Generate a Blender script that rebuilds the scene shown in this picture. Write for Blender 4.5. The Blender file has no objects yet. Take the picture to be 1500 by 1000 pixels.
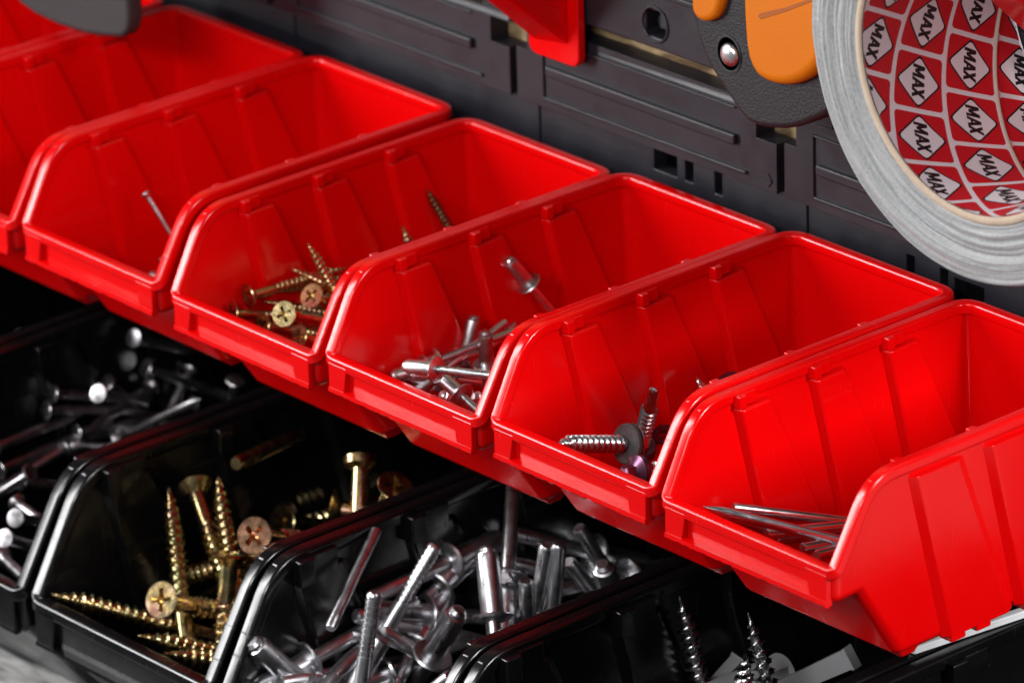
import bpy, bmesh, math, random
from mathutils import Vector, Matrix, noise
random.seed(7)
D = bpy.data
SC = bpy.context.scene
COL = SC.collection
S = 0.001                                   # everything below is written in millimetres

# ------------------------------------------------------------------ camera
cam = D.cameras.new('camera'); camo = D.objects.new('camera', cam); COL.objects.link(camo)
AZ, EL, ROLL = -0.854166, 0.402911, -0.029461
fw = Vector((math.sin(AZ)*math.cos(EL), math.cos(AZ)*math.cos(EL), -math.sin(EL)))
r_ = fw.cross(Vector((0, 0, 1))).normalized(); u_ = r_.cross(fw)
cr = math.cos(ROLL)*r_ + math.sin(ROLL)*u_; cu = -math.sin(ROLL)*r_ + math.cos(ROLL)*u_
CAMPOS = Vector((1291.631, -1246.458, 731.732))
m = Matrix((cr, cu, -fw)).transposed().to_4x4(); m.translation = CAMPOS*S
camo.matrix_world = m
cam.sensor_width = 36; cam.lens = 208.928; cam.clip_start = 0.05; cam.clip_end = 50
cam.dof.use_dof = True
cam.dof.focus_distance = (Vector((20, -125, -20))-CAMPOS).dot(fw)*S
cam.dof.aperture_fstop = 17.0
SC.camera = camo

# ------------------------------------------------------------------ light
w = D.worlds.new('World'); SC.world = w; w.use_nodes = True
w.node_tree.nodes['Background'].inputs[0].default_value = (0.92, 0.95, 1, 1)
w.node_tree.nodes['Background'].inputs[1].default_value = 0.085
def softbox(name, pos, target, sx, sy, power, col=(1, 1, 1)):
    l = D.lights.new(name, 'AREA'); l.shape = 'RECTANGLE'; l.size = sx; l.size_y = sy; l.energy = power; l.color = col
    o = D.objects.new(name, l); COL.objects.link(o); o.location = pos
    o.rotation_euler = (Vector(target)-Vector(pos)).to_track_quat('-Z', 'Y').to_euler()
softbox('softbox_right', (1.25, 0.13, 0.62), (0, -0.08, -0.05), 0.24, 0.50, 20)
softbox('softbox_front', (-0.95, -0.95, 0.42), (-0.05, -0.08, -0.05), 0.26, 1.10, 21)
softbox('strip_light_above', (0.30, -1.15, 0.66), (0.0, -0.1, -0.1), 0.9, 0.16, 9.5)
SC.view_settings.view_transform = 'Standard'; SC.view_settings.look = 'None'
SC.view_settings.exposure = 0.0; SC.view_settings.gamma = 1.0
SC.cycles.max_bounces = 8

# ------------------------------------------------------------------ materials
def mat(name, col, rough=0.4, metal=0.0, spec=0.5, bump=0.0, bscale=800, var=0.0, vscale=60, rvar=0.0, coat=0.0):
    mt = D.materials.new(name); mt.use_nodes = True; nt = mt.node_tree; b = nt.nodes['Principled BSDF']
    b.inputs['Base Color'].default_value = (*col, 1); b.inputs['Roughness'].default_value = rough
    b.inputs['Metallic'].default_value = metal; b.inputs['Specular IOR Level'].default_value = spec
    b.inputs['Coat Weight'].default_value = coat
    tc = nt.nodes.new('ShaderNodeTexCoord')
    def nz(scale, detail=4):
        n = nt.nodes.new('ShaderNodeTexNoise'); n.inputs['Scale'].default_value = scale; n.inputs['Detail'].default_value = detail
        nt.links.new(tc.outputs['Object'], n.inputs['Vector']); return n
    if bump:
        n = nz(bscale); bp = nt.nodes.new('ShaderNodeBump'); bp.inputs['Strength'].default_value = bump; bp.inputs['Distance'].default_value = 0.0004
        nt.links.new(n.outputs['Fac'], bp.inputs['Height']); nt.links.new(bp.outputs['Normal'], b.inputs['Normal'])
    if var:
        n = nz(vscale); mx = nt.nodes.new('ShaderNodeMix'); mx.data_type = 'RGBA'
        mx.inputs[6].default_value = (*[c*(1-var) for c in col], 1); mx.inputs[7].default_value = (*[min(1, c*(1+var)) for c in col], 1)
        nt.links.new(n.outputs['Fac'], mx.inputs[0]); nt.links.new(mx.outputs[2], b.inputs['Base Color'])
    if rvar:
        n = nz(vscale*1.7, 6); mr = nt.nodes.new('ShaderNodeMapRange'); mr.inputs[1].default_value = .3; mr.inputs[2].default_value = .7
        mr.inputs[3].default_value = max(.03, rough-rvar); mr.inputs[4].default_value = rough+rvar
        nt.links.new(n.outputs['Fac'], mr.inputs[0]); nt.links.new(mr.outputs[0], b.inputs['Roughness'])
    return mt
RED = mat('red_plastic', (0.72, 0.0008, 0.0015), 0.20, spec=0.45, bump=0.012, bscale=900, rvar=0.04, vscale=40)
def scuff(mt, amount, lo):
    nt = mt.node_tree; b = nt.nodes['Principled BSDF']; tc = nt.nodes.new('ShaderNodeTexCoord')
    base = b.inputs['Roughness'].links[0].from_socket
    acc = base
    for sc_, rot in (((6, 700, 60), .5), ((500, 8, 90), -.3)):
        mp = nt.nodes.new('ShaderNodeMapping'); mp.inputs['Scale'].default_value = sc_; mp.inputs['Rotation'].default_value = (rot, rot*.7, rot)
        oi = nt.nodes.new('ShaderNodeObjectInfo'); ad = nt.nodes.new('ShaderNodeVectorMath'); ad.operation = 'ADD'
        nt.links.new(tc.outputs['Object'], ad.inputs[0]); nt.links.new(oi.outputs['Random'], ad.inputs[1])
        nt.links.new(ad.outputs[0], mp.inputs[0])
        n = nt.nodes.new('ShaderNodeTexNoise'); n.inputs['Scale'].default_value = 1.0; n.inputs['Detail'].default_value = 3; nt.links.new(mp.outputs[0], n.inputs['Vector'])
        mr = nt.nodes.new('ShaderNodeMapRange'); mr.inputs[1].default_value = lo; mr.inputs[2].default_value = lo+.06; mr.inputs[4].default_value = amount
        nt.links.new(n.outputs['Fac'], mr.inputs[0])
        m_ = nt.nodes.new('ShaderNodeMath'); m_.operation = 'ADD'; nt.links.new(acc, m_.inputs[0]); nt.links.new(mr.outputs[0], m_.inputs[1]); acc = m_.outputs[0]
    nt.links.new(acc, b.inputs['Roughness'])
scuff(RED, .12, .67)
BLK = mat('black_plastic', (0.0035, 0.0035, 0.004), 0.22, spec=0.55, bump=0.03, bscale=500, rvar=0.06, vscale=40)
PAN = mat('panel_plastic', (0.013, 0.0125, 0.018), 0.42, spec=0.5, bump=0.22, bscale=2600, rvar=0.06, var=.15)
SIL = mat('aluminium', (0.74, 0.735, 0.76), 0.33, 1.0, rvar=0.08, vscale=150, bump=.08, bscale=500)
ZNC = mat('zinc', (0.62, 0.62, 0.64), 0.24, 1.0, rvar=0.08, vscale=200, bump=.15, bscale=900)
STL = mat('dull_steel', (0.55, 0.53, 0.55), 0.33, 1.0, rvar=0.1, vscale=150, bump=.1, bscale=700, var=.2)
WSH = mat('washer_rubber', (0.07, 0.068, 0.07), 0.55, bump=.5, bscale=900, var=.5, vscale=400)
STL2 = mat('bright_steel', (0.62, 0.60, 0.63), 0.22, 1.0, rvar=0.06, vscale=150)
BRZ = mat('dark_bronze', (0.16, 0.10, 0.05), 0.35, 1.0, var=.3, vscale=200)
PUR = mat('purple_steel', (0.13, 0.05, 0.09), 0.28, 0.85, var=.3, vscale=200)
RUB = mat('rubber', (0.02, 0.02, 0.022), 0.6, bump=.4, bscale=900, var=.3, vscale=300)
ORG = mat('orange_rubber', (0.62, 0.155, 0.004), 0.45, spec=.25, bump=.2, bscale=1500, var=.06)
HND = mat('handle_plastic', (0.012, 0.012, 0.0145), 0.5, bump=.5, bscale=1200, var=.25, vscale=120)
GRY = mat('plug_plastic', (0.30, 0.30, 0.31), 0.45, bump=.1)
WHT = mat('white_plastic', (0.85, 0.85, 0.87), 0.4)
PRW = mat('core_paper_white', (0.82, 0.80, 0.84), 0.45, var=.04, vscale=60)
PRR = mat('core_print_red', (0.62, 0.012, 0.022), 0.45, var=.05, vscale=80)
PRK = mat('core_print_black', (0.012, 0.010, 0.014), 0.45)
CRD = mat('cardboard', (0.55, 0.43, 0.32), 0.8, bump=.5, bscale=900, var=.15, vscale=200)

# yellow zinc with the greenish and pinkish shimmer of passivation
BRS = mat('yellow_zinc', (0.62, 0.44, 0.18), 0.24, 1.0, rvar=.08, vscale=150, bump=.1, bscale=900)
nt = BRS.node_tree; b = nt.nodes['Principled BSDF']
tc = nt.nodes.new('ShaderNodeTexCoord'); oi = nt.nodes.new('ShaderNodeObjectInfo')
ad = nt.nodes.new('ShaderNodeVectorMath'); ad.operation = 'MULTIPLY_ADD'
cb = nt.nodes.new('ShaderNodeCombineXYZ'); nt.links.new(oi.outputs['Random'], cb.inputs[0]); nt.links.new(oi.outputs['Random'], cb.inputs[2])
nt.links.new(cb.outputs[0], ad.inputs[0]); ad.inputs[1].default_value = (3, 3, 3); nt.links.new(tc.outputs['Object'], ad.inputs[2])
n = nt.nodes.new('ShaderNodeTexNoise'); n.inputs['Scale'].default_value = 110; n.inputs['Detail'].default_value = 2
nt.links.new(ad.outputs[0], n.inputs['Vector'])
rp = nt.nodes.new('ShaderNodeValToRGB'); cr_ = rp.color_ramp
cr_.elements[0].position = .3; cr_.elements[0].color = (.36, .36, .15, 1)
cr_.elements[1].position = .72; cr_.elements[1].color = (.56, .30, .20, 1)
for p_, c_ in ((.42, (.66, .52, .27, 1)), (.52, (.58, .41, .18, 1)), (.62, (.62, .45, .28, 1))):
    e = cr_.elements.new(p_); e.color = c_
nt.links.new(n.outputs['Fac'], rp.inputs[0]); nt.links.new(rp.outputs[0], b.inputs['Base Color'])

BRS2 = BRS.copy(); BRS2.name = 'coppery_zinc'
for e, c_ in zip([n_ for n_ in BRS2.node_tree.nodes if n_.type == 'VALTORGB'][0].color_ramp.elements,
                 ((.50, .26, .14, 1), (.62, .33, .19, 1), (.66, .36, .22, 1), (.60, .30, .18, 1), (.52, .24, .15, 1))): e.color = c_
# every loose piece gets its own tone
for mt in (SIL, STL, ZNC, STL2, BRS, BRS2):
    nt = mt.node_tree; b = nt.nodes['Principled BSDF']; oi = nt.nodes.new('ShaderNodeObjectInfo')
    mr = nt.nodes.new('ShaderNodeMapRange'); mr.inputs[3].default_value = .62; mr.inputs[4].default_value = 1.12
    nt.links.new(oi.outputs['Random'], mr.inputs[0])
    sc_ = nt.nodes.new('ShaderNodeVectorMath'); sc_.operation = 'SCALE'; nt.links.new(mr.outputs[0], sc_.inputs['Scale'])
    lk = b.inputs['Base Color'].links
    if lk: nt.links.new(lk[0].from_socket, sc_.inputs[0])
    else: sc_.inputs[0].default_value = b.inputs['Base Color'].default_value[:3]
    nt.links.new(sc_.outputs[0], b.inputs['Base Color'])
scuff(BLK, .16, .65)

# cloth-tape side: fine streaks that run round the roll
TAP = mat('tape_side', (0.40, 0.41, 0.42), 0.5, bump=.0, spec=.4)
nt = TAP.node_tree; b = nt.nodes['Principled BSDF']; tc = nt.nodes.new('ShaderNodeTexCoord')
sx = nt.nodes.new('ShaderNodeSeparateXYZ'); nt.links.new(tc.outputs['Object'], sx.inputs[0])
cx = nt.nodes.new('ShaderNodeCombineXYZ'); nt.links.new(sx.outputs[0], cx.inputs[0]); nt.links.new(sx.outputs[2], cx.inputs[1])
ln = nt.nodes.new('ShaderNodeVectorMath'); ln.operation = 'LENGTH'; nt.links.new(cx.outputs[0], ln.inputs[0])
at = nt.nodes.new('ShaderNodeMath'); at.operation = 'ARCTAN2'; nt.links.new(sx.outputs[2], at.inputs[0]); nt.links.new(sx.outputs[0], at.inputs[1])
c2 = nt.nodes.new('ShaderNodeCombineXYZ')
ml = nt.nodes.new('ShaderNodeMath'); ml.operation = 'MULTIPLY'; ml.inputs[1].default_value = 420; nt.links.new(ln.outputs['Value'], ml.inputs[0])
nt.links.new(ml.outputs[0], c2.inputs[0]); nt.links.new(at.outputs[0], c2.inputs[1])
n = nt.nodes.new('ShaderNodeTexNoise'); n.inputs['Scale'].default_value = 1.6; n.inputs['Detail'].default_value = 5; nt.links.new(c2.outputs[0], n.inputs['Vector'])
n2 = nt.nodes.new('ShaderNodeTexNoise'); n2.inputs['Scale'].default_value = 900; n2.inputs['Detail'].default_value = 3; nt.links.new(tc.outputs['Object'], n2.inputs['Vector'])
am = nt.nodes.new('ShaderNodeMath'); am.operation = 'MULTIPLY_ADD'; am.inputs[1].default_value = .35
nt.links.new(n2.outputs['Fac'], am.inputs[0]); nt.links.new(n.outputs['Fac'], am.inputs[2])
rp = nt.nodes.new('ShaderNodeValToRGB'); rp.color_ramp.elements[0].position = .34; rp.color_ramp.elements[0].color = (.16, .163, .166, 1)
rp.color_ramp.elements[1].position = .92; rp.color_ramp.elements[1].color = (.47, .475, .48, 1)
nt.links.new(am.outputs[0], rp.inputs[0]); nt.links.new(rp.outputs[0], b.inputs['Base Color'])
bp = nt.nodes.new('ShaderNodeBump'); bp.inputs['Strength'].default_value = .7; bp.inputs['Distance'].default_value = .0006
nt.links.new(am.outputs[0], bp.inputs['Height']); nt.links.new(bp.outputs['Normal'], b.inputs['Normal'])

def wood(name, c1, c2, scale, stretch, rough):
    mt = mat(name, c1, rough, spec=.3); nt = mt.node_tree; b = nt.nodes['Principled BSDF']
    tc = nt.nodes.new('ShaderNodeTexCoord'); mp = nt.nodes.new('ShaderNodeMapping'); mp.inputs['Scale'].default_value = stretch
    nt.links.new(tc.outputs['Object'], mp.inputs[0])
    n = nt.nodes.new('ShaderNodeTexNoise'); n.inputs['Scale'].default_value = scale; n.inputs['Detail'].default_value = 8; n.inputs['Distortion'].default_value = .6
    nt.links.new(mp.outputs[0], n.inputs['Vector'])
    rp = nt.nodes.new('ShaderNodeValToRGB'); rp.color_ramp.elements[0].position = .36; rp.color_ramp.elements[0].color = (*c1, 1)
    rp.color_ramp.elements[1].position = .66; rp.color_ramp.elements[1].color = (*c2, 1)
    nt.links.new(n.outputs['Fac'], rp.inputs[0]); nt.links.new(rp.outputs[0], b.inputs['Base Color'])
    bp = nt.nodes.new('ShaderNodeBump'); bp.inputs['Strength'].default_value = .5; bp.inputs['Distance'].default_value = .001
    nt.links.new(n.outputs['Fac'], bp.inputs['Height']); nt.links.new(bp.outputs['Normal'], b.inputs['Normal'])
    return mt
TBL = wood('weathered_wood', (.07, .07, .07), (.62, .61, .60), 22, (2, 9, 9), .7)
OSB = wood('chipboard', (.09, .05, .02), (.46, .33, .18), 60, (1, 1, 3), .7)

# ------------------------------------------------------------------ builders
def empty(name, label, cat, loc=(0, 0, 0), group=None):
    o = D.objects.new(name, None); COL.objects.link(o); o.empty_display_size = .01
    o.location = Vector(loc)*S; o['label'] = label; o['category'] = cat
    if group: o['group'] = group
    return o
def tag(o, label, cat, group=None):
    o['label'] = label; o['category'] = cat
    if group: o['group'] = group
    return o
def mesh_from(verts, faces, mats, smooth=False, mi=None):
    me = D.meshes.new('mesh'); me.from_pydata([Vector(v)*S for v in verts], [], faces)
    for x in (mats if isinstance(mats, (list, tuple)) else [mats]): me.materials.append(x)
    if mi: me.polygons.foreach_set('material_index', mi)
    if smooth: me.polygons.foreach_set('use_smooth', [True]*len(me.polygons))
    me.update(); return me
def recalc(me):
    bm = bmesh.new(); bm.from_mesh(me); bmesh.ops.remove_doubles(bm, verts=bm.verts, dist=1e-7)
    bmesh.ops.recalc_face_normals(bm, faces=bm.faces); bm.to_mesh(me); bm.free()
def link(name, me, parent=None, loc=None):
    o = D.objects.new(name, me); COL.objects.link(o); me.name = name
    if parent: o.parent = parent
    if loc: o.location = Vector(loc)*S
    return o
def bevel(o, width, seg=3, ang=30):
    b = o.modifiers.new('bevel', 'BEVEL'); b.width = width*S; b.segments = seg; b.limit_method = 'ANGLE'; b.angle_limit = math.radians(ang)
    b.harden_normals = True
    o.data.polygons.foreach_set('use_smooth', [True]*len(o.data.polygons)); return o
def extrude_poly(pts3, vec):
    """closed prism: polygon pts3 pushed along vec"""
    n = len(pts3); vec = Vector(vec)
    v = [Vector(p) for p in pts3]+[Vector(p)+vec for p in pts3]
    f = [list(range(n))[::-1], list(range(n, 2*n))]+[[i, (i+1) % n, n+(i+1) % n, n+i] for i in range(n)]
    return v, f
def hexa(bot, top):
    v = [Vector(p) for p in bot]+[Vector(p) for p in top]
    f = [[3, 2, 1, 0], [4, 5, 6, 7]]+[[i, (i+1) % 4, 4+(i+1) % 4, 4+i] for i in range(4)]
    return v, f
def box(x0, x1, y0, y1, z0, z1):
    return hexa([(x0, y0, z0), (x1, y0, z0), (x1, y1, z0), (x0, y1, z0)], [(x0, y0, z1), (x1, y0, z1), (x1, y1, z1), (x0, y1, z1)])
def join(parts):
    V = []; F = []
    for v, f in parts:
        k = len(V); V += list(v); F += [[i+k for i in q] for q in f]
    return V, F
def solid(name, vf, m, parent=None, bev=0, seg=2, loc=None):
    me = mesh_from(vf[0], vf[1], m); recalc(me); o = link(name, me, parent, loc)
    if bev: bevel(o, bev, seg)
    return o
def lathe(profile, seg=20, cap=True):
    """profile of (r, z) about +Z"""
    V = []; F = []; n = len(profile)
    for r, z in profile:
        for k in range(seg):
            a = 2*math.pi*k/seg; V.append((r*math.cos(a), r*math.sin(a), z))
    for i in range(n-1):
        for k in range(seg):
            k2 = (k+1) % seg; F.append([i*seg+k, i*seg+k2, (i+1)*seg+k2, (i+1)*seg+k])
    if cap:
        if profile[0][0] > 1e-6: F.append(list(range(seg))[::-1])
        if profile[-1][0] > 1e-6: F.append([(n-1)*seg+k for k in range(seg)])
    return V, F
def sweep_closed(path, prof, outward_fix=None):
    """sweep the profile [(o, b)] round the closed 3D path; o is horizontal and outward, b is across"""
    n = len(path); V = []; F = []; m_ = len(prof)
    P = [Vector(p) for p in path]
    for i in range(n):
        t = (P[(i+1) % n]-P[i-1]).normalized()
        o = t.cross(Vector((0, 0, 1))).normalized(); b = o.cross(t).normalized()
        if b.z < 0: b = -b
        for (a, c) in prof: V.append(P[i]+o*a+b*c)
    for i in range(n):
        j = (i+1) % n
        for k in range(m_):
            k2 = (k+1) % m_; F.append([i*m_+k, i*m_+k2, j*m_+k2, j*m_+k])
    return V, F
def round_path(pts, rad, seg=5):
    """closed polyline with rounded corners; rad per point"""
    out = []; n = len(pts); P = [Vector(p) for p in pts]
    for i in range(n):
        a, b_, c = P[i-1], P[i], P[(i+1) % n]; r = rad[i]
        if r <= 0: out.append(b_); continue
        d1 = (a-b_).normalized(); d2 = (c-b_).normalized()
        r = min(r, (a-b_).length*.49, (c-b_).length*.49)
        p0 = b_+d1*r; p2 = b_+d2*r
        for k in range(seg+1):
            t = k/seg; out.append(p0*(1-t)**2+b_*2*t*(1-t)+p2*t*t)
    # extra points on long stretches keep the tube even
    res = []
    for i in range(len(out)):
        a = out[i]; b_ = out[(i+1) % len(out)]; res.append(a)
        L = (b_-a).length
        if L > 25:
            for k in range(1, 4): res.append(a.lerp(b_, k/4))
    return res
def round_prof(wd, ht, r, seg=4, dz=0):
    P = []
    for cx_, cy_, a0 in ((wd/2-r, ht/2-r, 0), (-wd/2+r, ht/2-r, 90), (-wd/2+r, -ht/2+r, 180), (wd/2-r, -ht/2+r, 270)):
        for k in range(seg+1):
            a = math.radians(a0+90*k/seg); P.append((cx_+r*math.cos(a), cy_+r*math.sin(a)+dz))
    return P

# ------------------------------------------------------------------ storage bins
def make_bin(name, m, P, parent):
    """one stacking bin in its own coordinates: inner left top back corner at the origin, x to the right, opening towards -y"""
    w_, yb, yl, zl, zf, yu, zu, th, rw, rh = (P[k] for k in ('w', 'bend', 'lipy', 'lipz', 'facez', 'undery', 'botz', 'th', 'rimw', 'rimh'))
    tp = P['taper']
    xi = lambda z: tp*max(0, -z)
    prof = [(0, 0), (yb, 0), (yl+1.2, zl), (yl+1.8, zf), (yl+P['step'], zf+.3), (yu, zu), (-1, zu)]      # (y, z) round the side
    n = len(prof); V = []; F = []
    for y, z in prof: V.append((xi(z), y, z))
    for y, z in prof: V.append((w_-xi(z), y, z))
    F.append(list(range(n))); F.append([n+i for i in range(n)][::-1])
    F += [[i, n+i, n+(i+1) % n, (i+1) % n] for i in range(2, n)]
    bm = bmesh.new(); vs = [bm.verts.new(Vector(v)*S) for v in V]
    for f in F: bm.faces.new([vs[i] for i in f])
    bmesh.ops.recalc_face_normals(bm, faces=bm.faces)
    if sum((f.normal.x for f in bm.faces if abs(f.normal.x) > .9 and f.calc_center_median().x < w_*S/2)) > 0:
        bmesh.ops.reverse_faces(bm, faces=bm.faces)
    ed = [e for e in bm.edges if len(e.link_faces) == 2]
    bmesh.ops.bevel(bm, geom=ed, offset=P['round']*S, segments=3, profile=.5, affect='EDGES', clamp_overlap=True)
    me = D.meshes.new('body'); bm.to_mesh(me); bm.free(); me.materials.append(m)
    me.polygons.foreach_set('use_smooth', [True]*len(me.polygons))
    o = link('body', me, parent)
    so = o.modifiers.new('shell', 'SOLIDIFY'); so.thickness = th*S; so.offset = 1.0
    bv = o.modifiers.new('edge', 'BEVEL'); bv.width = .35*S; bv.segments = 2; bv.limit_method = 'ANGLE'; bv.angle_limit = math.radians(50); bv.harden_normals = True
    wn = o.modifiers.new('normals', 'WEIGHTED_NORMAL'); wn.keep_sharp = True; wn.weight = 90
    # rim: one rolled edge round the whole opening
    e = P['rime']; k = P['lipin']
    pts = [(-e, e, 0), (w_+e, e, 0), (w_+e, yb, 0), (w_+e-k, yl, zl), (-e+k, yl, zl), (-e, yb, 0)]
    path = round_path(pts, [P['rc'], P['rc'], P['rb'], P['rl'], P['rl'], P['rb']], 6)
    vf = sweep_closed(path, round_prof(rw, rh, min(rw, rh)*.24, 3))
    me = mesh_from(vf[0], vf[1], m, True); recalc(me); ro = link('rim', me, parent)
    wn = ro.modifiers.new('normals', 'WEIGHTED_NORMAL'); wn.weight = 80
    # ribs (pilasters) on both side walls, slanted as moulded; tabs above them
    for y0 in P['ribs']:
        for sd in (0, 1):
            zt, zb = P['ribtop'], zu+1.5
            def sect(z, pr):
                d = -z; a = y0+.20*d; c = y0+P['ribw']+.42*d; x = xi(z)
                q = [(x-.6, a-P['chf'], z), (x+pr, a, z), (x+pr*.95, c-P['chb']*.3, z), (x-.6, c+P['chb'], z)]
                return q if sd == 0 else [(w_-p[0], p[1], p[2]) for p in q]
            o = solid('rib', hexa(sect(zb, P['ribd']), sect(zt, P['ribd'])), m, parent, bev=P['ribd']*.3, seg=2)
            o.data.polygons.foreach_set('use_smooth', [True]*len(o.data.polygons))
            tl = P['tabl']; td = P['tabd']
            t0 = y0-.5
            x0, x1 = -.8, td
            Vt = [(x0, t0), (x1, t0), (x1, t0+tl*.36), (x1*.55, t0+tl*.42), (x1*.55, t0+tl), (x0, t0+tl)]
            zt0, zt1 = -P['tabh'], P['tabt']
            Q = [(x if sd == 0 else w_-x, y, zt0) for x, y in Vt]
            solid('tab', extrude_poly(Q, (0, 0, zt1-zt0)), m, parent, bev=P['tabb'], seg=2)
            if P.get('outer') and sd == 1:
                # the same rib standing proud of the outside wall, with its foot
                def so_(z, pr):
                    d = -z; a = y0+3+.30*d; c = a+17+.12*d; x = w_-xi(z)+th
                    return [(x-.4, a-3.2, z), (x+pr, a+.2, z), (x+pr, c, z), (x-.4, c+4, z)]
                solid('outer_rib', hexa(so_(zu-1, 2.0), so_(-4, 2.0)), m, parent, bev=.5, seg=2)
                yy = y0+3+.30*-zu
                for q_ in (0, 11): solid('foot', box(w_-xi(zu)-2, w_-xi(zu)+th+1.9, yy+q_, yy+q_+6.2, zu-2.8, zu+3), m, parent, bev=.5, seg=2)
    # front face: label slot between two posts over a ledge
    xa, xb = xi(zl)+.5, w_-xi(zl)-.5
    hh = zl-zf
    fy = yl+1.2-th
    for sx_ in (0, 1):
        p0 = P['post']
        x0, x1 = (xa-1, xa+p0) if sx_ == 0 else (xb-p0, xb+1)
        cut = 1.6 if sx_ == 0 else -1.6
        pl = [(x0, zl), (x1+(cut if sx_ == 0 else 0), zl), (x1, zf+1.2), (x0, zf+1.2)] if sx_ == 0 else [(x0+cut, zl), (x1, zl), (x1, zf+1.2), (x0, zf+1.2)]
        solid('slot_post', extrude_poly([(x, fy-1.7, z) for x, z in pl], (0, 2.2, 0)), m, parent, bev=.4)
    if P.get('ridge'):
        solid('front_ridge', hexa([(xi(zu)+1, yu+2.6, zu-P['ridge']), (w_-xi(zu)-1, yu+2.6, zu-P['ridge']), (w_-xi(zu)-1, yu+8, zu-P['ridge']), (xi(zu)+1, yu+8, zu-P['ridge'])],
              [(xi(zu)-1, yu-1.4, zu+1.2), (w_-xi(zu)+1, yu-1.4, zu+1.2), (w_-xi(zu)+1, yu+10, zu+1.2), (xi(zu)-1, yu+10, zu+1.2)]), m, parent, bev=.5)
    rnd = random.Random(3)
    # ledge with the ragged flash line of the mould
    N = 60; Vl = []; Fl = []
    for i in range(N+1):
        x = xa-1+(xb-xa+2)*i/N; jag = rnd.uniform(0, P['flash'])
        Vl += [(x, fy+.6, zf+1.6), (x, fy-2.0, zf+1.3), (x, fy-2.1, zf+.1-jag*.5), (x, fy-1.2, zf-.4-jag), (x, fy+.9, zf-.3)]
    for i in range(N):
        for q in range(5):
            q2 = (q+1) % 5; Fl.append([i*5+q, i*5+q2, i*5+5+q2, i*5+5+q])
    Fl += [[0, 1, 2, 3, 4], [N*5+k_ for k_ in range(5)]]
    solid('label_ledge', (Vl, Fl), m, parent)

REDP = dict(w=72, bend=-115, lipy=-129.5, lipz=-26.5, facez=-36.5, undery=-99, botz=-63.5, th=1.7, rimw=4.2, rimh=4.0, taper=.055, round=2.2,
            lipin=0.8, rc=7, rb=9, rl=2.4, ribs=(-101.5, -69.5, -37.5), ribtop=-3.5, ribw=12, ribd=3.4, chf=1.3, chb=2.5, tabl=8.5, tabd=3.8, tabh=3.2, tabt=1.0, post=6.5, flash=.9, ridge=3.4, step=12, rime=1.1, tabb=.35)
BLKP = dict(w=91.5, bend=-161, lipy=-184, lipz=-40, facez=-54, undery=-147, botz=-92, th=2.2, rimw=5.4, rimh=5, taper=.045, round=3,
            lipin=0.8, rc=9, rb=11, rl=3, ribs=(-155, -107, -59), ribtop=-6, ribw=17, ribd=2.6, chf=2.0, chb=3, tabl=18, tabd=5.2, tabh=9, tabt=.4, post=8, flash=.5, step=5, rime=1.0, tabb=.7)

red_labels = [
 'red storage bin cut by the left frame edge, furthest along the row', 'red storage bin at the left edge with only its right front corner in view',
 'empty-looking red storage bin with one thin nail leaning inside', 'red storage bin holding small brass screws',
 'red storage bin holding silver blind rivets', 'red storage bin holding roofing screws with rubber washers', 'red storage bin holding long steel nails, its ribbed outside wall showing at the right']
OFF = [(-0.08, -0.36, -0.93), (-0.19, -0.31, 0.25), (0.3, -0.07, -1.78), (0.14, 0.07, -0.07), (0.4, 0.64, 1.58), (-0.57, 0.03, 0.95)]
GR = 'red storage bins in a row along the wall panel'
root0 = empty('red_storage_bin', red_labels[0], 'storage bin', (0, 0, 0), GR)
make_bin('red', RED, REDP, root0)
def copy_bin(src, label, loc):
    r = src.copy(); COL.objects.link(r); r.location = Vector(loc)*S; r['label'] = label
    for ch in list(src.children):
        c = ch.copy(); COL.objects.link(c); c.parent = r
    return r
for i in range(-4, 1):
    o_ = OFF[i+4]; r = copy_bin(root0, red_labels[i+5], (i*80+o_[0], o_[1], o_[2])); r.rotation_euler = (math.radians(random.uniform(-.25, .25)), 0, math.radians(random.uniform(-.35, .35)))
last = empty('red_storage_bin', red_labels[6], 'storage bin', (80+OFF[5][0], OFF[5][1], OFF[5][2]), GR)
make_bin('red', RED, dict(REDP, outer=True), last)
root0.location = Vector((-400+OFF[0][0], OFF[0][1], OFF[0][2]))*S

black_labels = ['black storage bin at the far left edge, mostly dark', 'black storage bin full of grey nails', 'black storage bin holding large brass screws',
                'black storage bin heaped with large silver rivets', 'black storage bin holding zinc screws and grey wall plugs', 'black storage bin in the bottom right corner under the last red bin']
KZ = -87
kroot = empty('black_storage_bin', black_labels[0], 'storage bin', (-375.2, 0, KZ), 'large black storage bins on the wooden table')
make_bin('black', BLK, BLKP, kroot)
for i in range(1, 6): copy_bin(kroot, black_labels[i], (-375.2+100.6*i, 0, KZ))

# ------------------------------------------------------------------ table, wall behind, chipboard
tb = [solid('wooden_table', box(-900, 900, -232, 330, -222, -180.5), TBL, None, bev=2)]
tag(tb[0], 'weathered grey wooden table top under the black bins', 'table')
wl = solid('workshop_wall', box(-1200, 260, 60, 90, -180, 700), mat('dark_wall', (.045, .045, .05), .7, bump=.3, bscale=150), None)
wl['label'] = 'dark workshop wall behind the plastic panel'; wl['category'] = 'wall'
cb_ = solid('chipboard_sheet', box(-700, 240, 15.6, 33, 20, 420), OSB, None, bev=.6)
tag(cb_, 'brown chipboard sheet showing through the slots of the wall panel', 'board')
ws = solid('white_strip', hexa([(x, y, -84.3) for x, y in ((119.5, -66), (122.3, -66), (131, -4), (127.5, -4))], [(x, y, -81.6) for x, y in ((119.5, -66), (122.3, -66), (131, -4), (127.5, -4))]), WHT, None, bev=.6)
tag(ws, 'white plastic strip lying on the black rim under the last red bin', 'strip')

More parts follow.
